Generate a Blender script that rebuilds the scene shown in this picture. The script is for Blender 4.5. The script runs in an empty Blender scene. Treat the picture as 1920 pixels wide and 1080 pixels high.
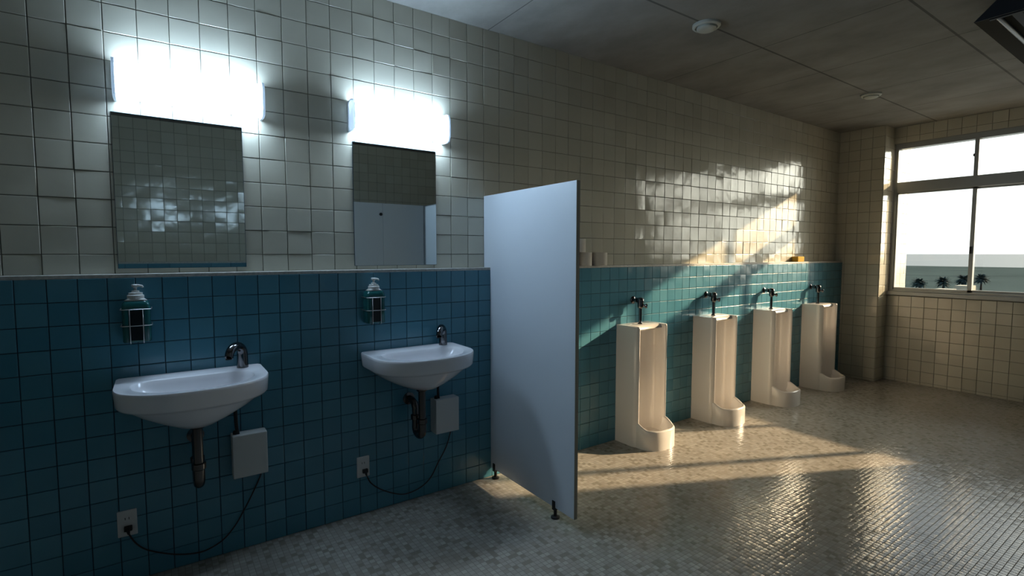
import bpy, bmesh, math, random
from mathutils import Vector, Matrix
random.seed(7)
PI = math.pi
S = bpy.context.scene
COL = S.collection

# ------------------------------------------------------------------ helpers
def link(o, parent=None):
    COL.objects.link(o)
    if parent is not None:
        o.parent = parent
    return o

def tag(o, label=None, cat=None, group=None, kind=None):
    if label: o['label'] = label
    if cat: o['category'] = cat
    if group: o['group'] = group
    if kind: o['kind'] = kind
    return o

def empty(name, loc, label=None, cat=None, group=None):
    o = bpy.data.objects.new(name, None)
    o.empty_display_size = 0.05
    o.location = loc
    link(o)
    return tag(o, label, cat, group)

def mesh_obj(name, verts, faces, mat, parent=None, smooth=False, bevel=0, mats=None, fmat=None, seg=2):
    me = bpy.data.meshes.new(name)
    me.from_pydata([tuple(v) for v in verts], [], faces)
    for m in (mats or [mat]):
        me.materials.append(m)
    if fmat:
        me.polygons.foreach_set('material_index', fmat)
    bm = bmesh.new(); bm.from_mesh(me)
    bmesh.ops.recalc_face_normals(bm, faces=bm.faces)
    bm.to_mesh(me); bm.free()
    if smooth:
        me.polygons.foreach_set('use_smooth', [True]*len(me.polygons))
    me.update()
    o = bpy.data.objects.new(name, me)
    link(o, parent)
    if bevel:
        b = o.modifiers.new('bevel', 'BEVEL'); b.width = bevel; b.segments = seg; b.limit_method = 'ANGLE'
        b.angle_limit = math.radians(40)
    return o

class MB:
    """collects shapes into one mesh"""
    def __init__(s): s.v = []; s.f = []
    def add(s, v, f):
        n = len(s.v); s.v += [Vector(p) for p in v]; s.f += [tuple(i+n for i in q) for q in f]; return s
    def box(s, x0, x1, y0, y1, z0, z1):
        v = [(x,y,z) for x in (x0,x1) for y in (y0,y1) for z in (z0,z1)]
        f = [(0,1,3,2),(4,6,7,5),(0,4,5,1),(2,3,7,6),(0,2,6,4),(1,5,7,3)]
        return s.add(v, f)
    def lathe(s, prof, c=(0,0,0), axis=(0,0,1), n=24, closed=False):
        """prof: list of (r, h) along axis"""
        ax = Vector(axis).normalized()
        a = ax.orthogonal().normalized(); b = ax.cross(a)
        v = []; f = []
        for r, h in prof:
            for k in range(n):
                t = 2*PI*k/n
                v.append(Vector(c)+ax*h+(a*math.cos(t)+b*math.sin(t))*max(r,1e-5))
        m = len(prof)
        for i in range(m-1 if not closed else m):
            j = (i+1) % m
            for k in range(n):
                l = (k+1) % n
                f.append((i*n+k, i*n+l, j*n+l, j*n+k))
        if not closed:
            f.append(tuple(range(n-1, -1, -1))); f.append(tuple((m-1)*n+k for k in range(n)))
        return s.add(v, f)
    def tube(s, pts, r, n=12, caps=True):
        pts = [Vector(p) for p in pts]
        rs = r if isinstance(r, (list, tuple)) else [r]*len(pts)
        v = []; f = []
        t0 = (pts[1]-pts[0]).normalized(); a = t0.orthogonal().normalized()
        for i, p in enumerate(pts):
            if i == 0: t = pts[1]-pts[0]
            elif i == len(pts)-1: t = pts[-1]-pts[-2]
            else: t = (pts[i+1]-p).normalized()+(p-pts[i-1]).normalized()
            t.normalize()
            a = (a - t*a.dot(t)).normalized(); b = t.cross(a)
            for k in range(n):
                g = 2*PI*k/n
                v.append(p+(a*math.cos(g)+b*math.sin(g))*rs[i])
        for i in range(len(pts)-1):
            for k in range(n):
                l = (k+1) % n
                f.append((i*n+k, i*n+l, (i+1)*n+l, (i+1)*n+k))
        if caps:
            f.append(tuple(range(n-1,-1,-1))); f.append(tuple((len(pts)-1)*n+k for k in range(n)))
        return s.add(v, f)
    def loft(s, rings, cap0=True, cap1=True):
        n = len(rings[0]); v = [p for r in rings for p in r]; f = []
        for i in range(len(rings)-1):
            for k in range(n):
                l = (k+1) % n
                f.append((i*n+k, i*n+l, (i+1)*n+l, (i+1)*n+k))
        if cap0: f.append(tuple(range(n-1,-1,-1)))
        if cap1: f.append(tuple((len(rings)-1)*n+k for k in range(n)))
        return s.add(v, f)
    def prism(s, poly, h0, h1, axis='z'):
        """poly in the two other axes"""
        def P(a, b, h):
            return {'z': (a,b,h), 'y': (a,h,b), 'x': (h,a,b)}[axis]
        n = len(poly)
        v = [P(a,b,h0) for a,b in poly]+[P(a,b,h1) for a,b in poly]
        f = [tuple(range(n-1,-1,-1)), tuple(range(n, 2*n))]+[(k,(k+1)%n,(k+1)%n+n,k+n) for k in range(n)]
        return s.add(v, f)
    def move(s, d):
        d = Vector(d); s.v = [p+d for p in s.v]; return s
    def build(s, name, mat, parent=None, smooth=False, bevel=0, seg=2):
        o = mesh_obj(name, s.v, s.f, mat, parent, smooth, bevel, seg=seg)
        if smooth == 'auto' or (smooth and bevel):
            pass
        return o

def smooth_angle(o, deg=35):
    """smooth faces, sharp edges above the angle"""
    me = o.data
    bm = bmesh.new(); bm.from_mesh(me)
    for f in bm.faces: f.smooth = True
    for e in bm.edges:
        e.smooth = not (len(e.link_faces) == 2 and e.calc_face_angle(0) > math.radians(deg))
    bm.to_mesh(me); bm.free()
    return o

def spline(pts, n=8):
    """catmull-rom"""
    P = [Vector(p) for p in pts]; P = [P[0]*2-P[1]]+P+[P[-1]*2-P[-2]]
    out = []
    for i in range(1, len(P)-2):
        for k in range(n):
            t = k/n
            a, b, c, d = P[i-1:i+3]
            out.append(0.5*((2*b)+(c-a)*t+(2*a-5*b+4*c-d)*t*t+(3*b-a-3*c+d)*t**3))
    out.append(P[-2]); return out

def copy_tree(o, parent=None):
    c = o.copy(); COL.objects.link(c); c.parent = parent
    for ch in list(o.children):
        copy_tree(ch, c)
    return c

# ------------------------------------------------------------------ materials
def nt(name):
    m = bpy.data.materials.new(name); m.use_nodes = True
    t = m.node_tree; t.nodes.clear()
    out = t.nodes.new('ShaderNodeOutputMaterial')
    return m, t, out
def principled(name, col, rough=0.5, metal=0.0, spec=0.5, coat=0, noise=0.0, nscale=20, bump=0.0, bscale=60, trans=0, ior=1.45, emis=None, estr=0):
    m, t, out = nt(name)
    b = t.nodes.new('ShaderNodeBsdfPrincipled')
    b.inputs['Base Color'].default_value = (*col, 1)
    b.inputs['Roughness'].default_value = rough
    b.inputs['Metallic'].default_value = metal
    b.inputs['Specular IOR Level'].default_value = spec
    b.inputs['Coat Weight'].default_value = coat
    b.inputs['Transmission Weight'].default_value = trans
    b.inputs['IOR'].default_value = ior
    if emis:
        b.inputs['Emission Color'].default_value = (*emis, 1); b.inputs['Emission Strength'].default_value = estr
    t.links.new(b.outputs[0], out.inputs[0])
    tc = t.nodes.new('ShaderNodeTexCoord')
    if noise:
        n = t.nodes.new('ShaderNodeTexNoise'); n.inputs['Scale'].default_value = nscale; n.inputs['Detail'].default_value = 5
        t.links.new(tc.outputs['Object'], n.inputs['Vector'])
        r = t.nodes.new('ShaderNodeMapRange'); r.inputs[3].default_value = 1-noise; r.inputs[4].default_value = 1+noise
        t.links.new(n.outputs[0], r.inputs[0])
        mx = t.nodes.new('ShaderNodeVectorMath'); mx.operation = 'SCALE'; mx.inputs[0].default_value = col
        t.links.new(r.outputs[0], mx.inputs['Scale']); t.links.new(mx.outputs[0], b.inputs['Base Color'])
    if bump:
        n = t.nodes.new('ShaderNodeTexNoise'); n.inputs['Scale'].default_value = bscale; n.inputs['Detail'].default_value = 4
        t.links.new(tc.outputs['Object'], n.inputs['Vector'])
        bp = t.nodes.new('ShaderNodeBump'); bp.inputs['Strength'].default_value = 1; bp.inputs['Distance'].default_value = bump
        t.links.new(n.outputs[0], bp.inputs['Height']); t.links.new(bp.outputs[0], b.inputs['Normal'])
    return m

def tile_mat(name, c0, c1, rough, spec=0.5):
    """glazed tile: per tile tone from the 'tone' attribute, faint cloudiness"""
    m, t, out = nt(name)
    b = t.nodes.new('ShaderNodeBsdfPrincipled'); t.links.new(b.outputs[0], out.inputs[0])
    at = t.nodes.new('ShaderNodeAttribute'); at.attribute_name = 'tone'
    tc = t.nodes.new('ShaderNodeTexCoord')
    n = t.nodes.new('ShaderNodeTexNoise'); n.inputs['Scale'].default_value = 9; n.inputs['Detail'].default_value = 6
    t.links.new(tc.outputs['Object'], n.inputs['Vector'])
    a = t.nodes.new('ShaderNodeMath'); a.operation = 'MULTIPLY_ADD'; a.inputs[1].default_value = 0.7
    t.links.new(at.outputs['Fac'], a.inputs[0])
    s = t.nodes.new('ShaderNodeMath'); s.operation = 'MULTIPLY'; s.inputs[1].default_value = 0.45
    t.links.new(n.outputs[0], s.inputs[0]); t.links.new(s.outputs[0], a.inputs[2])
    mx = t.nodes.new('ShaderNodeMix'); mx.data_type = 'RGBA'
    mx.inputs[6].default_value = (*c0, 1); mx.inputs[7].default_value = (*c1, 1)
    t.links.new(a.outputs[0], mx.inputs[0]); t.links.new(mx.outputs[2], b.inputs['Base Color'])
    b.inputs['Roughness'].default_value = rough; b.inputs['Specular IOR Level'].default_value = spec
    # slow undulation of the glaze
    n2 = t.nodes.new('ShaderNodeTexNoise'); n2.inputs['Scale'].default_value = 16; n2.inputs['Detail'].default_value = 1
    t.links.new(tc.outputs['Object'], n2.inputs['Vector'])
    bp = t.nodes.new('ShaderNodeBump'); bp.inputs['Distance'].default_value = 0.0011; bp.inputs['Strength'].default_value = 1
    t.links.new(n2.outputs[0], bp.inputs['Height']); t.links.new(bp.outputs[0], b.inputs['Normal'])
    return m

M = {}
M['tile_w'] = tile_mat('white_tile', (.47,.445,.36), (.56,.535,.44), .14)
M['tile_b'] = tile_mat('blue_tile', (.052,.185,.262), (.088,.25,.33), .18)
M['grout_w'] = principled('grey_grout', (.13,.125,.105), .95, noise=.2)
M['grout_b'] = principled('dark_grout', (.018,.04,.05), .95, noise=.2)
M['stone'] = principled('ledge_stone', (.42,.41,.38), .45, noise=.45, nscale=70, bump=.0006, bscale=120)
M['ceramic'] = principled('white_ceramic', (.78,.77,.80), .16, coat=.3)
M['ceramic_u'] = principled('urinal_ceramic', (.70,.67,.64), .18, coat=.3)
M['laminate'] = principled('pale_laminate', (.60,.64,.69), .42, bump=.00025, bscale=260)
M['laminate_low_bounce'] = principled('low_bounce_laminate', (.13,.13,.12), .5)  # unseen stall fronts, coloured dark to cut bounce light in the room
M['laminate_edge'] = principled('laminate_edge', (.20,.185,.15), .6)
M['chrome'] = principled('dark_chrome', (.15,.15,.16), .12, metal=1)
M['pipe'] = principled('pipe_chrome', (.12,.11,.105), .2, metal=1)
M['steel'] = principled('wire_steel', (.55,.55,.55), .3, metal=1)
M['black'] = principled('black_rubber', (.008,.008,.008), .55)
M['plastic'] = principled('white_plastic', (.58,.58,.56), .4)
M['outlet'] = principled('outlet_plastic', (.62,.60,.58), .35)
M['endcap'] = principled('white_plastic_cap', (.78,.82,.86), .4, trans=.06)
M['mirror'] = principled('mirror_glass', (.58,.62,.60), .015, metal=1)
M['mirror_edge'] = principled('mirror_edge', (.02,.06,.10), .2)
M['bottle'] = principled('green_bottle', (.012,.11,.11), .12, trans=.2)
M['bottle_front'] = principled('dark_front', (.004,.005,.005), .3)
M['pump'] = principled('pump_plastic', (.62,.62,.60), .35)
M['paper'] = principled('toilet_paper', (.60,.56,.50), .95, bump=.0004, bscale=200)
M['card'] = principled('cardboard_core', (.22,.16,.10), .9)
M['sponge'] = principled('yellow_sponge', (.62,.38,.06), .95, noise=.25, nscale=120, bump=.0015, bscale=220)
M['alu'] = principled('window_aluminium', (.34,.35,.34), .38, metal=.35)
M['detector'] = principled('detector_plastic', (.50,.52,.47), .5)
M['fix_body'] = principled('fixture_enamel', (.02,.022,.027), .6, spec=.2)
M['fix_refl'] = principled('fixture_reflector', (.045,.036,.018), .75, spec=.15)
M['tube'] = principled('lamp_tube_off', (.05,.055,.06), .25)
M['wall_back'] = principled('back_plaster', (.3,.3,.27), .8)
M['land'] = principled('land_green', (.052,.070,.066), 1, noise=.4, nscale=.05, spec=.0)
M['foliage'] = principled('palm_leaf', (.02,.034,.033), .9, spec=.1)
M['bark'] = principled('palm_bark', (.03,.025,.02), .9)
M['roof'] = principled('far_plaster', (.30,.29,.22), .9)
M['sea'] = principled('sea_water', (.17,.20,.21), .7, spec=.1)

def lamp_mat():
    m, t, out = nt('lit_diffuser')
    e = t.nodes.new('ShaderNodeEmission'); e.inputs[0].default_value = (.56,.77,1,1); e.inputs[1].default_value = LAMP
    t.links.new(e.outputs[0], out.inputs[0]); return m
LAMP = 36.0
M['lamp'] = lamp_mat()

def glass_mat():
    m, t, out = nt('window_glass')
    tr = t.nodes.new('ShaderNodeBsdfTransparent'); tr.inputs[0].default_value = (.93,.96,.95,1)
    gl = t.nodes.new('ShaderNodeBsdfGlossy'); gl.inputs['Roughness'].default_value = .02
    fr = t.nodes.new('ShaderNodeFresnel'); fr.inputs[0].default_value = 1.35
    mx = t.nodes.new('ShaderNodeMixShader')
    t.links.new(fr.outputs[0], mx.inputs[0]); t.links.new(tr.outputs[0], mx.inputs[1]); t.links.new(gl.outputs[0], mx.inputs[2])
    t.links.new(mx.outputs[0], out.inputs[0]); return m
M['glass'] = glass_mat()

def floor_mat():
    m, t, out = nt('mosaic_floor')
    N = t.nodes.new; L = t.links.new
    P = .0256
    b = N('ShaderNodeBsdfPrincipled'); L(b.outputs[0], out.inputs[0])
    tc = N('ShaderNodeTexCoord')
    sc = N('ShaderNodeVectorMath'); sc.operation = 'SCALE'; sc.inputs['Scale'].default_value = 1/P; L(tc.outputs['Object'], sc.inputs[0])
    fl = N('ShaderNodeVectorMath'); fl.operation = 'FLOOR'; L(sc.outputs[0], fl.inputs[0])
    fr = N('ShaderNodeVectorMath'); fr.operation = 'FRACTION'; L(sc.outputs[0], fr.inputs[0])
    wn = N('ShaderNodeTexWhiteNoise'); wn.noise_dimensions = '2D'; L(fl.outputs[0], wn.inputs['Vector'])
    of = N('ShaderNodeVectorMath'); of.operation = 'ADD'; of.inputs[1].default_value = (37.3, 11.7, 0); L(fl.outputs[0], of.inputs[0])
    wn2 = N('ShaderNodeTexWhiteNoise'); wn2.noise_dimensions = '2D'; L(of.outputs[0], wn2.inputs['Vector'])
    # grout mask
    sep = N('ShaderNodeSeparateXYZ'); L(fr.outputs[0], sep.inputs[0])
    def edge(o):
        a = N('ShaderNodeMath'); a.operation = 'SUBTRACT'; a.inputs[1].default_value = .5; L(o, a.inputs[0])
        c = N('ShaderNodeMath'); c.operation = 'ABSOLUTE'; L(a.outputs[0], c.inputs[0]); return c.outputs[0]
    mxm = N('ShaderNodeMath'); mxm.operation = 'MAXIMUM'; L(edge(sep.outputs[0]), mxm.inputs[0]); L(edge(sep.outputs[1]), mxm.inputs[1])
    mask = N('ShaderNodeMapRange'); mask.inputs[1].default_value = .425; mask.inputs[2].default_value = .455; L(mxm.outputs[0], mask.inputs[0])
    ramp = N('ShaderNodeValToRGB'); L(wn.outputs['Value'], ramp.inputs[0])
    cr = ramp.color_ramp; cr.interpolation = 'CONSTANT'
    cr.elements[0].position = 0; cr.elements[0].color = (.27,.245,.205,1)
    cr.elements[1].position = .13; cr.elements[1].color = (.33,.30,.26,1)
    for p, c in ((.25,(.37,.34,.30)), (.55,(.40,.37,.33)), (.8,(.44,.41,.365))):
        e = cr.elements.new(p); e.color = (*c, 1)
    big = N('ShaderNodeTexNoise'); big.inputs['Scale'].default_value = 3.5; big.inputs['Detail'].default_value = 6; L(tc.outputs['Object'], big.inputs['Vector'])
    bm_ = N('ShaderNodeMapRange'); bm_.inputs[3].default_value = .85; bm_.inputs[4].default_value = 1.12; L(big.outputs[0], bm_.inputs[0])
    mul = N('ShaderNodeVectorMath'); mul.operation = 'SCALE'; L(ramp.outputs[0], mul.inputs[0]); L(bm_.outputs[0], mul.inputs['Scale'])
    mc = N('ShaderNodeMix'); mc.data_type = 'RGBA'; L(mask.outputs[0], mc.inputs[0]); L(mul.outputs[0], mc.inputs[6]); mc.inputs[7].default_value = (.20,.18,.15,1)
    L(mc.outputs[2], b.inputs['Base Color'])
    ro = N('ShaderNodeMapRange'); ro.inputs[3].default_value = .16; ro.inputs[4].default_value = .8; L(mask.outputs[0], ro.inputs[0]); L(ro.outputs[0], b.inputs['Roughness'])
    # each mosaic piece leans a little
    sb = N('ShaderNodeVectorMath'); sb.operation = 'SUBTRACT'; sb.inputs[1].default_value = (.5,.5,.5); L(wn2.outputs['Color'], sb.inputs[0])
    ss = N('ShaderNodeVectorMath'); ss.operation = 'MULTIPLY'; ss.inputs[1].default_value = (.042,.042,0); L(sb.outputs[0], ss.inputs[0])
    # pillowed edges
    pl = N('ShaderNodeVectorMath'); pl.operation = 'SUBTRACT'; pl.inputs[1].default_value = (.5,.5,.5); L(fr.outputs[0], pl.inputs[0])
    pm = N('ShaderNodeVectorMath'); pm.operation = 'MULTIPLY'; pm.inputs[1].default_value = (.09,.09,0); L(pl.outputs[0], pm.inputs[0])
    ad = N('ShaderNodeVectorMath'); ad.operation = 'ADD'; L(ss.outputs[0], ad.inputs[0]); L(pm.outputs[0], ad.inputs[1])
    ge = N('ShaderNodeNewGeometry')
    an = N('ShaderNodeVectorMath'); an.operation = 'ADD'; L(ad.outputs[0], an.inputs[0]); L(ge.outputs['Normal'], an.inputs[1])
    nn = N('ShaderNodeVectorMath'); nn.operation = 'NORMALIZE'; L(an.outputs[0], nn.inputs[0]); L(nn.outputs[0], b.inputs['Normal'])
    b.inputs['Specular IOR Level'].default_value = .6
    return m
M['floor'] = floor_mat()

def ceil_mat():
    m, t, out = nt('concrete_ceiling')
    N = t.nodes.new; L = t.links.new
    b = N('ShaderNodeBsdfPrincipled'); L(b.outputs[0], out.inputs[0]); b.inputs['Roughness'].default_value = .85; b.inputs['Specular IOR Level'].default_value = .2
    tc = N('ShaderNodeTexCoord')
    mp = N('ShaderNodeMapping'); mp.inputs['Scale'].default_value = (1, 1.5, 1); L(tc.outputs['Object'], mp.inputs[0])
    n = N('ShaderNodeTexNoise'); n.inputs['Scale'].default_value = 2.2; n.inputs['Detail'].default_value = 9; n.inputs['Roughness'].default_value = .62; L(mp.outputs[0], n.inputs['Vector'])
    r = N('ShaderNodeMapRange'); r.inputs[1].default_value = .3; r.inputs[2].default_value = .7; r.inputs[3].default_value = .20; r.inputs[4].default_value = .30; L(n.outputs[0], r.inputs[0])
    sep = N('ShaderNodeSeparateXYZ'); L(tc.outputs['Object'], sep.inputs[0])
    def line(o, at, w):
        a = N('ShaderNodeMath'); a.operation = 'SUBTRACT'; a.inputs[1].default_value = at; L(o, a.inputs[0])
        c = N('ShaderNodeMath'); c.operation = 'ABSOLUTE'; L(a.outputs[0], c.inputs[0])
        d = N('ShaderNodeMath'); d.operation = 'LESS_THAN'; d.inputs[1].default_value = w; L(c.outputs[0], d.inputs[0]); return d.outputs[0]
    ls = [line(sep.outputs[0], x, .007) for x in (.808, 1.61, 2.41, 3.21)]+[line(sep.outputs[1], y, .0035) for y in (-1.5, .08, 1.715, 3.354, 4.16, 4.98, 5.8)]
    acc = ls[0]
    for q in ls[1:]:
        a = N('ShaderNodeMath'); a.operation = 'MAXIMUM'; L(acc, a.inputs[0]); L(q, a.inputs[1]); acc = a.outputs[0]
    dk = N('ShaderNodeMath'); dk.operation = 'MULTIPLY_ADD'; dk.inputs[1].default_value = -.55; dk.inputs[2].default_value = 1; L(acc, dk.inputs[0])
    mu = N('ShaderNodeMath'); mu.operation = 'MULTIPLY'; L(r.outputs[0], mu.inputs[0]); L(dk.outputs[0], mu.inputs[1])
    cb = N('ShaderNodeVectorMath'); cb.operation = 'SCALE'; cb.inputs[0].default_value = (1,.97,.90); L(mu.outputs[0], cb.inputs['Scale'])
    L(cb.outputs[0], b.inputs['Base Color'])
    bp = N('ShaderNodeBump'); bp.inputs['Distance'].default_value = .004; L(n.outputs[0], bp.inputs['Height']); L(bp.outputs[0], b.inputs['Normal'])
    return m
M['ceiling'] = ceil_mat()

# ------------------------------------------------------------------ key measures
LEDGE = 1.315; B = .0725; ZC = 2.761
T1 = .1141; U1 = -.3757; V1 = 2.3096     # upper tile pitch and phase
T2 = .0929; U2 = .293                     # wainscot tile pitch and phase
YF = 6.42; YW = 6.66; XC = .441; XR = 3.75; YB = -2.2
Z_S, Z_H = 1.01, 2.53

# ------------------------------------------------------------------ tiled surfaces
def tiles(name, regions, tile_m, grout_m, parent=None, tilt=.006, curve=.012):
    """regions: (origin, u, v, n, u0,u1,v0,v1, pitch, pu, pv). Real tiles with rounded edges on a grout bed."""
    V = []; F = []; FM = []; tone = []
    G = .0011
    for (o, u, v, nrm, u0, u1, v0, v1, p, pu, pv) in regions:
        o = Vector(o); u = Vector(u); v = Vector(v); nrm = Vector(nrm)
        n = len(V)
        for a, b in ((u0,v0),(u1,v0),(u1,v1),(u0,v1)): V.append(o+u*a+v*b); tone.append(.5)
        F.append((n,n+1,n+2,n+3)); FM.append(1)
        i0 = math.floor((u0-pu)/p); i1 = math.ceil((u1-pu)/p)
        j0 = math.floor((v0-pv)/p); j1 = math.ceil((v1-pv)/p)
        for i in range(i0, i1):
            for j in range(j0, j1):
                a0 = max(pu+i*p+G, u0); a1 = min(pu+(i+1)*p-G, u1); b0 = max(pv+j*p+G, v0); b1 = min(pv+(j+1)*p-G, v1)
                if a1-a0 < .006 or b1-b0 < .006: continue
                ta, tb = random.gauss(0, tilt), random.gauss(0, tilt)
                ca, cb_, cc = random.gauss(0, curve), random.gauss(0, curve), random.gauss(0, curve*.7)
                tn = random.random(); off = random.uniform(-.0001, .0001)
                wa, wb = a1-a0, b1-b0; e = .0010
                ua = [a0, a0+e, a0+2.5*e, (a0+a1)/2, a1-2.5*e, a1-e, a1]
                vb = [b0, b0+e, b0+2.5*e, (b0+b1)/2, b1-2.5*e, b1-e, b1]
                n = len(V)
                for y, bb in enumerate(vb):
                    for x, aa in enumerate(ua):
                        s = (aa-a0)/wa-.5; t = (bb-b0)/wb-.5
                        if x in (0,6) or y in (0,6): h = .0002
                        else: h = max(.0016, .0042+off+p*(ta*s+tb*t+ca*s*s+cb_*t*t+cc*s*t))
                        V.append(o+u*aa+v*bb+nrm*h); tone.append(tn)
                for y in range(6):
                    for x in range(6):
                        k = n+y*7+x; F.append((k,k+1,k+8,k+7)); FM.append(0)
    me = bpy.data.meshes.new(name)
    me.from_pydata([tuple(q) for q in V], [], F)
    me.materials.append(tile_m); me.materials.append(grout_m)
    me.polygons.foreach_set('material_index', FM)
    me.polygons.foreach_set('use_smooth', [True]*len(F))
    at = me.attributes.new('tone', 'FLOAT', 'POINT'); at.data.foreach_set('value', tone)
    me.update()
    ob = bpy.data.objects.new(name, me); link(ob, parent)
    return ob

Yv = (0,1,0); Xv = (1,0,0); Zv = (0,0,1)
LT = dict(tilt=.009, curve=.021)
wl = tiles('wall_left', [((0,0,0), Yv, Zv, Xv, YB, YF, LEDGE, ZC, T1, U1, V1)], M['tile_w'], M['grout_w'], **LT)
tag(wl, 'white glazed tile wall above the blue wainscot', 'wall', kind='structure')
ws = tiles('wainscot', [((B,0,0), Yv, Zv, Xv, YB, YF, 0, LEDGE-.015, T2, U2, 0)], M['tile_b'], M['grout_b'], parent=wl, tilt=.007, curve=.018)
tag(ws, 'blue-teal tiled lower wall')
led = MB().box(-.001, B+.004, YB, YF, LEDGE-.0155, LEDGE).build('trim_1', M['stone'], bevel=.002)
tag(led, 'thin grey stone ledge along the top of the blue tiles', 'ledge', kind='structure')

# far wall: flush part, return, recessed window wall
def rg(o,u,v,n,u0,u1,v0,v1,pu=0,pv=V1,p=T1): return (o,u,v,n,u0,u1,v0,v1,p,pu,pv)
XWR = 3.19
WO = 6.90    # outer face
far = tiles('wall_far', [
    rg((0,YF,0), Xv, Zv, (0,-1,0), 0, XC, 0, ZC, XC),
    rg((XC,0,0), Yv, Zv, (1,0,0), YF, 7.16, 0, ZC, YF),
    rg((0,YW,0), Xv, Zv, (0,-1,0), XC, XR, 0, .945, XC),
    rg((0,YW,0), Xv, Zv, (0,-1,0), XC, XR, Z_H+.06, ZC, XC),
    rg((0,YW,0), Xv, Zv, (0,-1,0), XWR, XR, .945, Z_H+.06, XWR)],
    M['tile_w'], M['grout_w'], tilt=.006, curve=.012)
tag(far, 'white tiled far wall around the window', 'wall', kind='structure')
core = MB()
core.box(-.3, XC-.002, YF+.002, 7.155, -.1, ZC+.1)
core.box(XC-.002, XR+.2, YW+.002, WO, -.1, .95)
core.box(XC-.002, XR+.2, YW+.002, WO, Z_H+.055, ZC+.1)
core.box(XWR+.002, XR+.2, YW+.002, WO, .95, Z_H+.055)
c_ = core.build('masonry', M['wall_back'], parent=far)

fl = MB().box(-.1, XR+.1, YB-.1, YW+.1, -.12, 0).build('floor', M['floor']); tag(fl, 'beige mosaic tile floor', 'floor', kind='structure')
ce = MB().box(-.1, XR+.1, YB-.1, YW+.1, ZC, ZC+.12).build('ceiling', M['ceiling']); tag(ce, 'bare concrete ceiling with panel joints', 'ceiling', kind='structure')
lc = MB().box(-.2, -.002, YB-.1, YF, 0, ZC+.1).build('masonry', M['wall_back'], parent=wl)

wr = tiles('wall_right', [((XR,0,0), Yv, Zv, (-1,0,0), YB, YW, LEDGE, ZC, T1, U1, V1)], M['tile_w'], M['grout_w'], tilt=.012, curve=.034)
tag(wr, 'tiled wall opposite the sinks, seen in the mirrors', 'wall', kind='structure')
ws2 = tiles('wainscot', [((XR-B,0,0), Yv, Zv, (-1,0,0), YB, YW-.01, 0, LEDGE-.015, T2*2, U2, 0)], M['tile_b'], M['grout_b'], parent=wr)
MB().box(XR-B-.004, XR+.001, YB, YW-.01, LEDGE-.0155, LEDGE).build('ledge', M['stone'], parent=wr)
MB().box(XR+.002, XR+.2, YB-.1, YW+.1, 0, ZC+.1).build('masonry', M['wall_back'], parent=wr)
wb = tiles('wall_back', [((0,YB,0), Xv, Zv, (0,1,0), 0, XR, 0, ZC, T1*1.5, 0, V1)], M['tile_w'], M['grout_w'])
tag(wb, 'tiled wall behind the viewpoint', 'wall', kind='structure')
MB().box(-.2, XR+.2, YB-.2, YB-.002, 0, ZC+.1).build('masonry', M['wall_back'], parent=wb)

# ------------------------------------------------------------------ window
win = empty('window_1', (XC, 6.72, Z_S)); tag(win, 'wide aluminium sliding window with a fixed row of panes above', 'window', kind='structure')
def wp(name, mb, mat, **k):
    mb.move((-XC, -6.72, -Z_S)); return mb.build(name, mat, parent=win, **k)
Y0, Y1 = 6.675, 6.775
ml = [XC+.042, 1.133, 1.820, 2.505, XWR]
fm = MB()
fm.box(XC+.012, XC+.042, Y0, Y1, Z_S, Z_H)          # jambs
fm.box(XWR-.03, XWR, Y0, Y1, Z_S, Z_H)
fm.box(XC+.012, XWR, Y0, Y1, Z_H, Z_H+.058)
fm.box(XC+.012, XWR, Y0+.0, Y1, Z_S-.028, Z_S)
wp('window_frame', fm, M['alu'], bevel=.002)
wp('window_sill', MB().box(XC+.001, XWR, YW-.022, Y0+.01, .948, .988), M['alu'], bevel=.003)
wp('transom', MB().box(XC+.042, XWR-.03, Y0-.004, Y1, 2.062, 2.172), M['alu'], bevel=.003)
for x in ml[1:4]:
    wp('mullion', MB().box(x-.017, x+.017, Y0-.002, Y1, 2.172, Z_H), M['alu'], bevel=.002)
for k in range(4):
    a = ml[k] if k == 0 else ml[k]; b_ = ml[k+1]
    yc = 6.70 if k % 2 == 0 else 6.745
    sx0 = a-.017 if k else a; sx1 = b_+.017 if k < 3 else b_-.03
    s = MB()
    s.box(sx0, sx0+.03 if k else sx0+.012, yc-.014, yc+.014, Z_S, 2.062); s.box(sx1-.034, sx1, yc-.014, yc+.014, Z_S, 2.062)
    s.box(sx0, sx1, yc-.014, yc+.014, Z_S, Z_S+.022); s.box(sx0, sx1, yc-.014, yc+.014, 2.045, 2.062)
    so = wp('sash', s, M['alu'], bevel=.0015)
    g = MB().box(sx0+.01, sx1-.01, yc-.002, yc+.002, Z_S+.01, 2.055); g.move((-XC,-6.72,-Z_S))
    g.build('glass_pane', M['glass'], parent=so)
    if k == 0:
        l = MB().box(sx1-.03, sx1-.012, yc-.030, yc-.014, 1.40, 1.47); l.move((-XC,-6.72,-Z_S)); l.build('latch', M['black'], parent=so)
    u0_ = a+(.017 if k else 0); u1_ = b_-.017
    wp('upper_pane', MB().box(u0_-.002, u1_+.002, 6.718, 6.722, 2.17, Z_H+.005), M['glass'])
wp('latch', MB().box(1.133-.024, 1.133-.015, Y0-.008, Y0+.01, 2.36, 2.385), M['black'])

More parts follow.
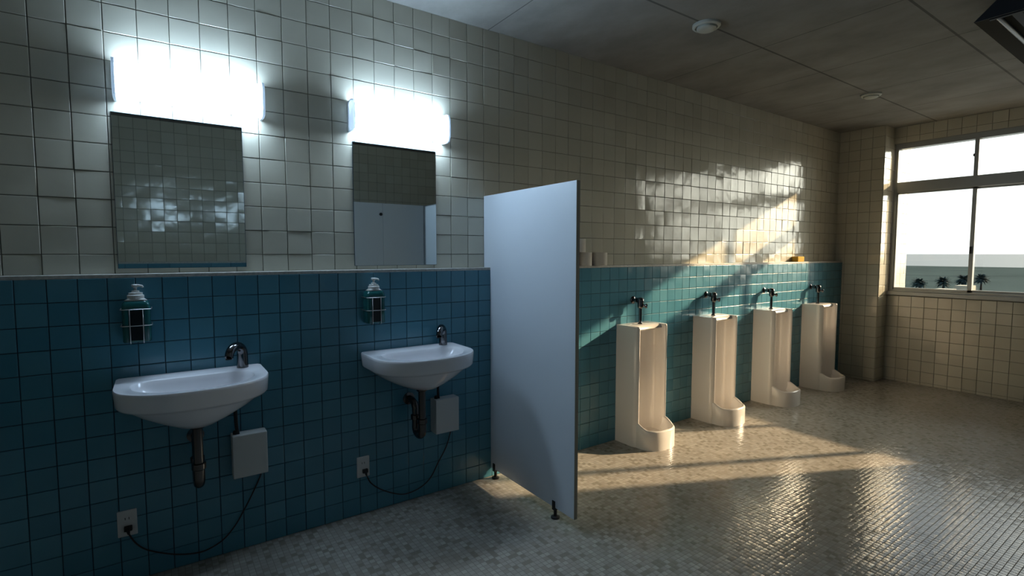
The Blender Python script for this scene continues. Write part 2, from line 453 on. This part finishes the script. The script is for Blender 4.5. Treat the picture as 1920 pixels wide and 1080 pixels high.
# ------------------------------------------------------------------ partition screen
def panel_poly(x_top, x_low, x1, z0, z1, notch):
    return [(x_low, z0), (x1, z0), (x1, z1), (x_top, z1), (x_top, notch), (x_low, notch)]
XP = .8585; YP = 1.679; TP = .021
ps = empty('privacy_screen', (B, YP+TP/2, 0), 'pale blue-grey laminate screen between the sinks and the urinals', 'partition')
poly = panel_poly(.003, B+.0035, XP, .0594, 1.7546, LEDGE+.001)
mb = MB().prism(poly, YP, YP+TP, 'y'); mb.move((-B, -YP-TP/2, 0))
mb.build('panel', M['laminate'], ps, bevel=.0015)
mb = MB().box(XP-.001, XP+.0015, YP+.0008, YP+TP+.0005, .0594, 1.754); mb.move((-B, -YP-TP/2, 0)); mb.build('edge_strip', M['laminate_edge'], ps)
for xf in (.70, .115):
    f_ = MB().lathe([(.024,0),(.024,.006),(.011,.012),(.009,.018),(.009,.06)], (xf-B, 0, 0), n=20)
    f_.box(xf-B-.011, xf-B+.011, -TP/2-.004, TP/2+.004, .045, .095)
    f_.build('foot', M['black'] if xf > .5 else M['black'], ps)

# ------------------------------------------------------------------ toilet stalls (seen in the mirrors)
SH = 1.976
def stall(x, y0, y1, door, label, hinge_right=True, left_side=True, xs=None, group=None, face='laminate'):
    st = empty('toilet_stall', (x, (y0+y1)/2, 0), label, 'toilet stall', group)
    def q(name, x0, x1, a, b, z0=.1, z1=SH, mat='laminate', par=st, bev=.0015):
        m = MB().box(x0, x1, a, b, z0, z1); m.move((-x, -(y0+y1)/2, 0)); return m.build(name, M[mat], par, bevel=bev)
    d0, d1 = door
    if d0-y0 > .02: q('front_panel', x, x+.03, y0+.001, d0-.003, .1, mat=face)
    if y1-d1 > .02: q('front_panel', x, x+.03, d1+.003, y1-.001, .1, mat=face)
    dr = q('door', x+.002, x+.028, d0, d1, .12, mat=face)
    q('latch', x-.018, x+.003, d1-.075, d1-.045, 1.0, 1.05, 'steel', dr)
    if left_side: q('side_panel', xs or x, XR-B-.012, y0-.025, y0-.001, .1)
    for yy in (y0+.06, y1-.06):
        q('foot', x+.005, x+.025, yy-.01, yy+.01, 0, .11, 'steel', st, 0)
    return st
s1 = stall(3.0, 1.25, 2.675, (2.155, 2.66), 'pale laminate toilet stall front with a narrow door, seen in the right mirror')
k = MB().lathe([(.010,0),(.010,.02),(.018,.024),(.018,.034),(.006,.04)], (3.0-3.0, 2.120-(1.25+2.675)/2, 1.849), (-1,0,0), n=16); k.build('coat_knob', M['black'], s1)
XS = 2.60
for i in range(4):
    a = 2.70+i*.93; stall(XS, a, min(a+.903, YF-.01), (a+.12, a+.72), 'laminate stall %s of the row running to the window, fronts darkened to cut bounce light' % ['nearest the door', 'next to the nearest', 'next to the last', 'nearest the window'][i], group='toilet stalls by the window', face='laminate_low_bounce')

# ------------------------------------------------------------------ wall lamps
def lamp(y0, y1, label):
    z0, z1, d = 2.034, 2.188, .10
    yc = (y0+y1)/2; zc = (z0+z1)/2
    e = empty('wall_lamp', (.0, yc, zc), label, 'wall lamp', 'lamps over the mirrors')
    h = (y1-y0)/2
    MB().box(.002, .02, -h+.004, h-.004, z0-zc+.012, z1-zc-.012).build('back_plate', M['endcap'], e, bevel=.002)
    # curved diffuser profile (x, z)
    pr = [(.02, z0-zc+.008), (.06, z0-zc+.002), (.088, z0-zc+.010), (.098, z0-zc+.03), (.100, 0), (.098, z1-zc-.03), (.088, z1-zc-.010), (.06, z1-zc-.002), (.02, z1-zc-.008)]
    MB().prism(pr, -h+.011, h-.011, 'y').build('diffuser', M['lamp'], e, smooth=False)
    cp = [(.002, z0-zc-.001), (.07, z0-zc-.004), (.096, z0-zc+.004), (.106, z0-zc+.028), (.108, 0), (.106, z1-zc-.028), (.096, z1-zc-.004), (.07, z1-zc+.004), (.002, z1-zc+.001)]
    for s in (-1, 1):
        a, b = sorted((s*h, s*(h-.011)))
        MB().prism(cp, a, b, 'y').build('end_cap', M['endcap'], e, bevel=.002)
    return e
lamp(-.122, .438, 'glowing white wall lamp over the left mirror')
lamp(.845, 1.398, 'glowing white wall lamp over the right mirror, nearer the screen')

# ------------------------------------------------------------------ mirrors
def mirror(y0, y1, z0, z1, label):
    e = empty('wall_mirror', (.004, (y0+y1)/2, z0), label, 'mirror', 'mirrors above the sinks')
    h = (y1-y0)/2; H_ = z1-z0
    MB().box(0, .0045, -h, h, 0, H_).build('backing', M['mirror_edge'], e)
    MB().box(.0046, .0062, -h+.0015, h-.0015, .0015, H_-.0015).build('mirror_glass', M['mirror'], e)
    return e
mirror(-.136, .350, 1.337, 1.989, 'frameless mirror over the left sink, reflecting glinting tiles')
mirror(.867, 1.350, 1.335, 1.989, 'frameless mirror over the right sink, reflecting white stall panels')

# ------------------------------------------------------------------ sinks
def D_radius(th, cx, back, side, xs, front, ex=2.3, rc=.02):
    """distance from (cx,0) along direction th to the D outline"""
    c, s = math.cos(th), math.sin(th)
    def inside(r):
        x = cx+c*r; y = abs(s*r)
        if x < back or y > side: return False
        if x > xs:
            return ((x-xs)/(front-xs))**ex+(y/side)**ex <= 1
        dx = back+rc-x; dy = y-(side-rc)
        if dx > 0 and dy > 0: return dx*dx+dy*dy <= rc*rc
        return True
    lo, hi = 0, 1.2
    for _ in range(40):
        m = (lo+hi)/2
        if inside(m): lo = m
        else: hi = m
    return lo
NS = 96
def ring(cx, back, side, xs, front, z, ex=2.3, rc=.02, dx=0):
    out = []
    for k in range(NS):
        th = 2*PI*k/NS
        r = D_radius(th, cx, back, side, xs, front, ex, rc)
        out.append(Vector((cx+math.cos(th)*r, math.sin(th)*r, z)))
    return out
def sink_shell():
    m = MB()
    W = .2725
    outer = [ring(.18, .06, .05, .13, .25, -.184), ring(.18, .04, .09, .13, .285, -.180, 2.1, .03), ring(.18, .012, .145, .13, .322, -.155, 2.1, .03), ring(.18, .001, .205, .15, .358, -.118, 2.15),
             ring(.18, .0, .240, .17, .378, -.088, 2.2), ring(.18, .0, .252, .18, .388, -.0765, 2.25), ring(.18, 0, .262, .19, .400, -.0755, 2.3), ring(.18, 0, .268, .195, .407, -.066, 2.3), ring(.18, 0, .2725, .195, .412, -.012, 2.3),
             ring(.18, 0, .2725, .195, .412, -.004, 2.3), ring(.18, .002, .270, .195, .409, 0.0, 2.3)]
    inner = [ring(.215, .112, .222, .2, .390, 0.0, 2.05, .07), ring(.215, .116, .217, .2, .386, -.004, 2.05, .07), ring(.215, .121, .210, .2, .380, -.022, 2.05, .07), ring(.215, .132, .185, .2, .358, -.058, 2.05, .07),
             ring(.215, .155, .13, .205, .30, -.086, 2.0, .07), ring(.215, .18, .05, .21, .25, -.098, 2, .03)]
    rings = outer+inner
    m.loft(rings, True, True)
    return m
def make_sink(yc, label):
    e = empty('wall_sink', (B+.0026, yc, .881), label, 'sink', 'wall-hung sinks')
    o = sink_shell().build('basin', M['ceramic'], e, smooth=True); smooth_angle(o, 50)
    MB().lathe([(.0,-.0975),(.018,-.0965),(.021,-.0955),(.021,-.097)], (.215,0,0), n=20).build('drain_ring', M['chrome'], e, smooth=True)
    # faucet on the right back corner of the deck
    fb = Vector((.052, .192, 0)); d = Vector((.10, -.082, 0)).normalized()
    path = [fb+Vector((0,0,-.002)), fb+Vector((0,0,.03)), fb+Vector((0,0,.06))]
    R = .038
    for a in range(0, 181, 15):
        t = math.radians(a)
        path.append(fb+Vector((0,0,.066))+d*(R*1.25)*(1-math.cos(t))+Vector((0,0,R*math.sin(t))))
    path.append(path[-1]+Vector((0,0,-.004))+d*.003)
    rad = [.0245,.0235,.0225]+[.0225-.0055*i/12 for i in range(13)]+[.0165]
    fo = MB().tube(path, rad, n=20).build('faucet', M['chrome'], e); smooth_angle(fo, 45)
    nz = MB().lathe([(.0125,0),(.0125,.004)], path[-1]+Vector((0,0,-.003)), (0,0,-1), n=16).build('spout_nozzle', M['black'], fo)
    # waste pipe with trap
    px = .178
    tp = MB()
    tp.lathe([(.030,-.186),(.030,-.205),(.026,-.210),(.019,-.212),(.019,-.36),(.027,-.362),(.027,-.385),(.022,-.39),(.022,-.43)], (px,0,0), n=24)
    pts = [Vector((px,0,-.42))]
    for a in range(0, 181, 15):
        t = math.radians(a); pts.append(Vector((px-.042+.042*math.cos(t), 0, -.425-.036*math.sin(t))))
    pts += [Vector((px-.084, 0, -.36)), Vector((px-.086,0,-.325)), Vector((px-.10,0,-.300)), Vector((px-.125,0,-.292)), Vector((0.0,0,-.292))]
    tp.tube(pts, [.0215]*14+[.019]*5, n=18)
    tp.lathe([(.026,-.385),(.027,-.38),(.027,-.362),(.022,-.358)], (px-.084,0,0), n=20)
    tp.lathe([(.034,0),(.034,.006),(.020,.010)], (.0005,0,-.292), (1,0,0), n=24)
    po = tp.build('waste_pipe', M['pipe'], e); smooth_angle(po, 40)
    # flexible feed hose
    hp = spline([(.07,.150,-.10), (.06,.155,-.20), (.05,.158,-.27), (.045,.165,-.318)], 6)
    MB().tube(hp, .0075, n=10).build('supply_hose', M['black'], e, smooth=True)
    return e
SY = (.1125, 1.1345)
make_sink(SY[0], 'white half-round wall sink with chrome faucet, under the left mirror')
make_sink(SY[1], 'white half-round wall sink with chrome faucet, beside the screen')

# ------------------------------------------------------------------ sensor boxes, outlets, cords
def sensor_box(y0, y1, label):
    e = empty('control_box', (B+.0026, (y0+y1)/2, .374), label, 'control box', 'white boxes under the sinks')
    h = (y1-y0)/2
    MB().box(0, .012, -h+.002, h-.002, .002, .194).build('mounting_plate', M['plastic'], e, bevel=.001)
    MB().box(.0125, .078, -h, h, 0, .198).build('cover', M['plastic'], e, bevel=.004, seg=3)
    MB().lathe([(.011,0),(.011,.014),(.008,.02)], (.043, -.055, .195), n=14).build('hose_fitting', M['black'], e)
    return e
sensor_box(.249, .394, 'white plastic control box below the left sink')
sensor_box(1.266, 1.413, 'white plastic control box below the right sink, nearer the screen')

def outlet(yc, label):
    e = empty('wall_outlet', (B+.0026, yc, .260), label, 'power outlet', 'outlets low on the blue wall')
    MB().box(0, .008, -.034, .034, -.056, .056).build('cover_plate', M['outlet'], e, bevel=.003, seg=3)
    for s in (-.0065, .0065):
        MB().box(.0079, .0086, s-.0013, s+.0013, .016, .026).build('slot', M['black'], e)
    return e
outlet(-.1455, 'white power outlet at the far left, low on the blue tiles')
outlet(.8675, 'white power outlet right of centre, low on the blue tiles below the right mirror')
def cord(pts, label):
    e = empty('power_cord', pts[0], label, 'power cord', 'black cords to the control boxes')
    P0 = Vector(pts[0])
    P = [Vector(p)-P0 for p in pts]
    MB().tube(spline(P, 6), .0032, n=8).build('cable', M['black'], e, smooth=True)
    q = MB().box(-.014, .002, -.014, .014, -.009, .011); q.tube([(0,0,0),(.006,0,-.006),(.008,.002,-.02)], [.009,.007,.004], n=10)
    q.build('plug', M['black'], e, bevel=.002)
    return e
xc_ = B+.016
def cpts(y, z, rest):
    return [(B+.0262, y, z), (B+.034, y+.002, z-.016)]+[(xc_, a, b) for a, b in rest]
cord(cpts(-.143,.240, [(-.119,.166),(-.081,.124),(-.013,.084),(.043,.061),(.106,.048),(.151,.053),(.206,.078),(.257,.132),(.299,.202),(.335,.270),(.366,.335)])+[(B+.03,.372,.375)], 'black cord sagging from the far left outlet to the box under the left sink')
cord(cpts(.874,.238, [(.887,.200),(.908,.160),(.964,.110),(1.052,.062),(1.114,.048),(1.192,.061),(1.257,.102),(1.307,.180),(1.359,.261),(1.386,.335)])+[(B+.03,1.39,.375)], 'black cord sagging from the right outlet to the box under the right sink')

# ------------------------------------------------------------------ soap dispensers
def soap(yc, label, nozzle):
    zb = 1.038
    e = empty('soap_bottle', (B+.045, yc, zb), label, 'soap bottle', 'green soap bottles in wire holders')
    def rr(w, d, z, r):
        out = []
        for cx, cy, a0 in ((w-r,d-r,0),(-w+r,d-r,90),(-w+r,-d+r,180),(w-r,-d+r,270)):
            for k in range(6):
                a = math.radians(a0+k*18); out.append(Vector((cx+r*math.cos(a), cy+r*math.sin(a), z)))
        return out
    w, d = .040, .0475
    m = MB().loft([rr(w-.003,d-.003,0,.012), rr(w,d,.004,.014), rr(w,d,.145,.014), rr(w-.002,d-.002,.158,.016), rr(w-.009,d-.010,.170,.018), rr(w-.018,d-.022,.177,.015)])
    o = m.build('bottle', M['bottle'], e); smooth_angle(o, 50)
    MB().box(w-.001, w+.0008, -.026, .026, .008, .13).build('front_panel', M['bottle_front'], e)  # near-black rectangle over the bottle's front face
    MB().loft([rr(w-.0075,d-.0085,.1695,.018), rr(w-.017,d-.021,.1785,.015), rr(.014,.014,.179,.013)]).build('shoulder', M['plastic'], e, smooth=True)
    MB().lathe([(.029,.176),(.029,.191),(.024,.194),(.024,.201),(.013,.203),(.013,.209),(.0055,.211),(.0055,.224)], (0,0,0), n=24).build('cap', M['pump'], e)
    nd = Vector((math.cos(nozzle), math.sin(nozzle), 0))
    hd = MB().lathe([(.006,.222),(.0105,.225),(.0105,.233),(.007,.236)], (0,0,0), n=16)
    hd.tube([nd*-.012+Vector((0,0,.230)), nd*.012+Vector((0,0,.231)), nd*.026+Vector((0,0,.229)), nd*.030+Vector((0,0,.223))], [.0055,.005,.0042,.0035], n=10)
    hd.build('pump_head', M['pump'], e, smooth=True)
    # wire holder fixed to the wall
    h = empty('wire_holder', (B+.0026, yc, zb), label.replace('green soap bottle', 'wire holder of the soap bottle'), 'wire holder', 'wire soap holders')
    wr = MB()
    xo = .0424+.0425; yo = .052
    for z in (.135, .068):
        wr.tube([(0,-yo,z),(xo-.012,-yo,z),(xo-.004,-yo+.004,z),(xo,-yo+.012,z),(xo,yo-.012,z),(xo-.004,yo-.004,z),(xo-.012,yo,z),(0,yo,z)], .0019, n=8)
    for y in (-.022, .022):
        wr.tube([(0,y,-.004),(xo-.004,y,-.004),(xo,y,0),(xo,y,.135)], .0017, n=8)
    wr.build('wire_frame', M['steel'], h, smooth=True)
    MB().box(0, .0022, -.035, .035, -.006, .15).build('back_plate', M['steel'], h)
    return e
soap(-.078, 'green soap bottle with pump, on the wall above the left sink', math.radians(62))
soap(.930, 'green soap bottle with pump, on the wall above the right sink', math.radians(40))

# ------------------------------------------------------------------ urinals
def urinal_body():
    m = MB()
    W = .1725
    def U(z, fr=.205, cav=.0):
        """U cross section: outer left side, wing, cavity, wing, outer right side"""
        L = [(0,-W), (.165,-W), (.185,-W+.004), (fr-.003,-W+.018), (fr,-W+.024), (fr-.003,-W+.031), (fr-.012,-W+.035)]
        n = 10
        cx, ry, rx = .115+cav, W-.036, .07
        cav_pts = [(cx+.03, -ry)]
        for k in range(n+1):
            a = PI*k/n
            cav_pts.append((cx-rx*math.sin(a), -ry*math.cos(a)))
        cav_pts.append((cx+.03, ry))
        R = [(x,-y) for x, y in reversed(L)]
        return [Vector((x,y,z)) for x, y in L+cav_pts+R]
    m.loft([U(0), U(.02), U(.2), U(.5), U(.80), U(.862), U(.872,.202), U(.877,.198)])
    # top slab filling the cavity, with its front edge set back and dipping
    n = 14
    rings = []
    ry = W-.02
    prof = [(.0,.877),(.135,.877),(.155,.874),(.168,.864),(.172,.850),(.160,.838),(.12,.834),(.05,.832)]
    for k in range(n+1):
        y = -ry+2*ry*k/n
        t = abs(y)/ry
        cur = .018*(1-t**2)      # front edge bows back in the middle
        rings.append([Vector((max(.0, x-cur*(x/.17)), y, z-(.003*(1-t*t) if x > .1 else 0))) for x, z in prof])
    m.loft(rings)
    # lip: half round trough wall
    path = []
    npt = 28
    for k in range(npt+1):
        a = -PI/2+PI*k/npt
        e_ = 2.6
        cx = .19; rx = .158; ry_ = W-.012
        c, s = math.cos(a), math.sin(a)
        path.append((cx+rx*abs(c)**(2/e_), ry_*math.copysign(abs(s)**(2/e_), s), a))
    rings = []
    for x, y, a in path:
        t = abs(a)/(PI/2)
        zt = .142+.045*max(0, t-.62)**1.5*4
        cx = .19
        nx, ny = (x-cx)/.158, y/(W-.012)
        L = math.hypot(nx, ny) or 1; nx /= L; ny /= L
        th = .026
        prof = [(0,0), (0,.5), (0,zt-.010), (-.004,zt-.003), (-.012,zt), (-.020,zt-.004), (-th,zt-.014), (-th-.008,zt-.06), (-th-.03,zt-.085), (-th-.03,0)]
        rings.append([Vector((x+nx*o, y+ny*o, zt*.5 if h == .5 else h)) for o, h in prof])
    m.loft(rings)
    # trough floor
    m.prism([(.05,-W+.03)]+[(x-.02, y*.88) for x, y, a in path]+[(.05,W-.03)], .004, .062, 'z')
    return m
ub = urinal_body()
def make_urinal(yc, label):
    e = empty('urinal', (B+.0026, yc, 0), label, 'urinal', 'floor-standing urinals')
    o = MB(); o.v = list(ub.v); o.f = list(ub.f)
    ob = o.build('bowl', M['ceramic_u'], e); smooth_angle(ob, 42)
    MB().lathe([(0.0,.0625),(.028,.0635),(.032,.062)], (.19,0,0), n=20).build('drain_cover', M['steel'], e)
    return e
def make_valve(yc, label):
    e = empty('flush_valve', (B+.0026, yc, .8745), label, 'flush valve', 'flush valves over the urinals')
    x = .075
    v = MB()
    v.lathe([(.018,.0),(.018,.006),(.0115,.010),(.0115,.115),(.015,.118),(.015,.130)], (x,0,0), n=18)
    v.build('flush_pipe', M['chrome'], e, smooth=False)
    b_ = MB()
    b_.lathe([(.014,.118),(.021,.125),(.023,.135),(.023,.168),(.026,.170),(.026,.184),(.021,.192),(.014,.198),(.0,.199)], (x,0,0), n=20)
    ob = b_.build('valve_body', M['chrome'], e); smooth_angle(ob, 50)
    a_ = MB()
    a_.lathe([(.028,0),(.028,.004),(.020,.009),(.012,.012),(.012,.030),(.018,.032),(.018,.048),(.012,.052),(.012,x)], (0,0,.176), (1,0,0), n=18)
    oa = a_.build('supply_arm', M['chrome'], e); smooth_angle(oa, 40)
    k_ = MB().lathe([(.010,.015),(.010,.034),(.016,.037),(.018,.046),(.014,.052)], (x,0,.142), (.85,.5,-.12), n=16)
    ok = k_.build('push_button', M['chrome'], e); smooth_angle(ok, 40)
    return e
UY = [2.957, 3.872, 4.790, 5.708]
ul = ['white floor-standing urinal nearest the screen', 'white floor-standing urinal, second from the screen', 'white floor-standing urinal, third from the screen', 'white floor-standing urinal by the far corner']
vl = ['chrome flush valve above the urinal nearest the screen', 'chrome flush valve above the second urinal from the screen', 'chrome flush valve above the third urinal from the screen', 'chrome flush valve above the urinal by the far corner']
u0 = make_urinal(UY[0], ul[0]); v0 = make_valve(UY[0], vl[0])
for i in (1, 2, 3):
    c = copy_tree(u0); c.location.y = UY[i]; c['label'] = ul[i]
    c = copy_tree(v0); c.location.y = UY[i]; c['label'] = vl[i]

# ------------------------------------------------------------------ things on the ledge
def roll(y, z, label):
    e = empty('toilet_roll', (.0565, y, z), label, 'toilet roll', 'spare toilet rolls on the ledge')
    MB().lathe([(.021,0),(.050,0),(.0525,.002),(.0525,.092),(.050,.094),(.021,.094),(.0205,.09),(.0205,.004)], (0,0,0), n=36, closed=True).build('paper', M['paper'], e)
    MB().lathe([(.0187,.0005),(.0204,.0005),(.0204,.0935),(.0187,.0935)], (0,0,0), n=24, closed=True).build('core', M['card'], e)
    for o in e.children: smooth_angle(o, 45)
    return e
roll(2.355, LEDGE, 'toilet roll standing on the ledge, mostly hidden behind the screen')
roll(2.475, LEDGE, 'toilet roll standing on the ledge, second from the right of its row')
roll(2.625, LEDGE, 'rightmost toilet roll standing on the ledge')
roll(2.415, LEDGE+.0945, 'toilet roll stacked on top of the two others')
sp = MB().box(-.0345, .0345, -.065, .065, 0, .055).build('sponge', M['sponge'], bevel=.005, seg=3)
sp.location = (.038, 5.49, LEDGE)
tag(sp, 'yellow sponge block on the ledge above the last urinals', 'sponge')

# ------------------------------------------------------------------ ceiling things
def detector(x, y, r, label):
    e = empty('smoke_detector', (x, y, ZC), label, 'smoke detector', 'round ceiling detectors')
    a = MB().lathe([(r,0),(r,-.012),(r-.006,-.018),(r-.016,-.019),(r-.016,-.006)], (0,0,0), n=40).build('base_ring', M['detector'], e); smooth_angle(a, 40)
    b = MB().lathe([(r-.024,-.004),(r-.024,-.026),(r-.030,-.032),(r-.045,-.035),(.0,-.036)], (0,0,0), n=40).build('sensor_dome', M['detector'], e); smooth_angle(b, 40)
    return e
detector(.806, 2.745, .080, 'round white ceiling detector above the first urinals')
detector(.800, 5.08, .075, 'round white ceiling detector nearer the window')

fx = empty('ceiling_light', (1.955, 4.34, ZC), 'unlit twin-tube ceiling light with open reflector', 'ceiling light')
LY = .62
MB().box(-.045, .045, -LY, LY, -.055, -.001).build('housing', M['fix_body'], fx, bevel=.003)
for s in (-1, 1):
    MB().prism([(s*.045,-.030), (s*.155,-.105), (s*.158,-.102), (s*.050,-.020)], -LY, LY, 'y').build('reflector', M['fix_refl'], fx)
    MB().lathe([(.013,-LY+.03),(.014,-LY+.035),(.014,LY-.035),(.013,LY-.03)], (s*.075,0,-.082), (0,1,0), n=16).build('tube', M['tube'], fx, smooth=True)
MB().prism([(-.045,-.055),(.045,-.055),(.02,-.095),(-.02,-.095)], -LY+.001, LY-.001, 'y').build('centre_ridge', M['fix_body'], fx)
for s in (-1, 1):
    a, b = sorted((s*LY, s*(LY+.006)))
    MB().prism([(-.158,-.104),(-.05,-.001),(.05,-.001),(.158,-.104)], a, b, 'y').build('end_plate', M['fix_body'], fx)
    sc = s*(LY-.02)
    MB().box(-.1, .1, min(sc,sc-s*.02), max(sc,sc-s*.02), -.105, -.06).build('lamp_holder', M['fix_body'], fx)

# ------------------------------------------------------------------ outside
GZ = -7.0
gl = mesh_obj('ground_land', [(-400,40,GZ),(700,40,GZ),(700,430,GZ),(-400,430,GZ)], [(0,1,2,3)], M['land']); tag(gl, 'dark green land outside the window', 'ground', kind='structure')
se = mesh_obj('sea', [(-9000,430,GZ-.5),(9000,430,GZ-.5),(9000,12000,GZ-.5),(-9000,12000,GZ-.5)], [(0,1,2,3)], M['sea']); tag(se, 'pale hazy sea beyond the land', 'sea', kind='structure')

f_px = 960.0; CAM = Vector((2.735, 0, 1.4)); YAW = .6057; PITCH = .067
fw = Vector((-math.cos(YAW)*math.cos(PITCH), math.sin(YAW)*math.cos(PITCH), -math.sin(PITCH)))
rt = fw.cross(Vector((0,0,1))).normalized(); up = rt.cross(fw)

def ground_at(px, zd):
    """ground position under the direction of column px at forward distance zd"""
    d = fw*zd+rt*((px-960)/f_px*zd)
    return CAM.x+d.x, CAM.y+d.y
PX = [(1723,112,3.4,1.75),(1768,114,3.7,1.8),(1806,116,4.1,1.9),(1839,118,4.5,1.8)]
PL = ['leftmost dark palm outside the window', 'dark palm outside the window, second from the left', 'dark palm outside the window behind the pale low wall', 'dark palm seen right of the window mullion']
for (px, zd, h, r), lb in zip(PX, PL):
    x, y = ground_at(px, zd)
    e = empty('palm_tree', (x, y, GZ), lb, 'palm tree', 'palms outside the window')
    MB().tube([(0,0,0),(.05,.02,h*.4),(0,.05,h*.6)], [.22,.16,.14], n=10).build('trunk', M['bark'], e, smooth=True)
    c = MB(); top = Vector((0,.05,h*.58))
    for k in range(110):
        a = random.uniform(0, 2*PI); el = random.uniform(-.7, 1.2); rr_ = r*random.uniform(.75, 1.05)
        d = Vector((math.cos(a)*math.cos(el), math.sin(a)*math.cos(el), math.sin(el)))
        sd = Vector((-math.sin(a), math.cos(a), 0))*random.uniform(.2,.36)
        p1 = top+d*rr_*.5; p2 = top+d*rr_-Vector((0,0,rr_*.22))
        th = Vector((0,0,.03))
        c.add([top-sd*.3, top+sd*.3, p1+sd, p1-sd, p2, top+th, p1+th*2, p2+th], [(0,1,2,3),(3,2,4),(0,3,6,5),(1,5,6,2),(3,4,7,6),(2,6,7,4)])
    c.build('fronds', M['foliage'], e)
def low_block(px0, px1, zd, z0, z1, dep, label, name='low_building'):
    x0, y0 = ground_at(px0, zd); x1, y1 = ground_at(px1, zd)
    e = MB().box(0, x1-x0, 0, dep, 0, z1-z0).build(name, M['roof']); e.location = (x0, min(y0, y1), z0)
    return tag(e, label, 'building')
low_block(1752, 1796, 100, GZ, GZ+1.55, 3, 'long pale low building outside, below the palms')
low_block(1789, 1828, 104, GZ, GZ+1.95, 4, 'taller pale box building outside, left of the mullion')

# ------------------------------------------------------------------ light
sd = Vector((-.47, -1, -.395)).normalized()
sun = bpy.data.lights.new('sun', 'SUN'); sun.energy = 11.5; sun.color = (1.0, .70, .43); sun.angle = math.radians(.9)
so = bpy.data.objects.new('sun', sun); link(so); so.rotation_euler = (-sd).to_track_quat('Z', 'Y').to_euler(); so.location = (6, 15, 7)
w = bpy.data.worlds.new('sky'); S.world = w; w.use_nodes = True
t = w.node_tree; t.nodes.clear()
o = t.nodes.new('ShaderNodeOutputWorld'); bg = t.nodes.new('ShaderNodeBackground')
tc = t.nodes.new('ShaderNodeTexCoord'); sp_ = t.nodes.new('ShaderNodeSeparateXYZ'); t.links.new(tc.outputs['Generated'], sp_.inputs[0])
rp = t.nodes.new('ShaderNodeValToRGB'); t.links.new(sp_.outputs[2], rp.inputs[0])
rp.color_ramp.elements[0].position = 0.0; rp.color_ramp.elements[0].color = (1.42,1.46,1.46,1)
rp.color_ramp.elements[1].position = .6; rp.color_ramp.elements[1].color = (.5,.72,1.1,1)
# bright haze around the low sun
nv = t.nodes.new('ShaderNodeVectorMath'); nv.operation = 'NORMALIZE'; t.links.new(tc.outputs['Generated'], nv.inputs[0])
dp = t.nodes.new('ShaderNodeVectorMath'); dp.operation = 'DOT_PRODUCT'; t.links.new(nv.outputs[0], dp.inputs[0]); dp.inputs[1].default_value = tuple(-sd)
cl = t.nodes.new('ShaderNodeMath'); cl.operation = 'MAXIMUM'; cl.inputs[1].default_value = 0; t.links.new(dp.outputs['Value'], cl.inputs[0])
pw = t.nodes.new('ShaderNodeMath'); pw.operation = 'POWER'; pw.inputs[1].default_value = 12; t.links.new(cl.outputs[0], pw.inputs[0])
gm = t.nodes.new('ShaderNodeVectorMath'); gm.operation = 'SCALE'; gm.inputs[0].default_value = (14.0, 12.8, 10.6); t.links.new(pw.outputs[0], gm.inputs['Scale'])
am = t.nodes.new('ShaderNodeVectorMath'); am.operation = 'ADD'; t.links.new(rp.outputs[0], am.inputs[0]); t.links.new(gm.outputs[0], am.inputs[1])
t.links.new(am.outputs[0], bg.inputs[0]); bg.inputs[1].default_value = 1.0
t.links.new(bg.outputs[0], o.inputs[0])

# ------------------------------------------------------------------ camera
cam = bpy.data.cameras.new('camera'); cam.sensor_width = 36; cam.lens = 18.0; cam.clip_start = .02; cam.clip_end = 20000
co = bpy.data.objects.new('camera', cam); link(co)
mt = Matrix((rt, up, -fw)).transposed().to_4x4(); mt.translation = CAM
co.matrix_world = mt
S.camera = co
vs = S.view_settings
vs.view_transform = 'Standard'; vs.look = 'None'; vs.exposure = 0; vs.gamma = 1; vs.use_curve_mapping = False
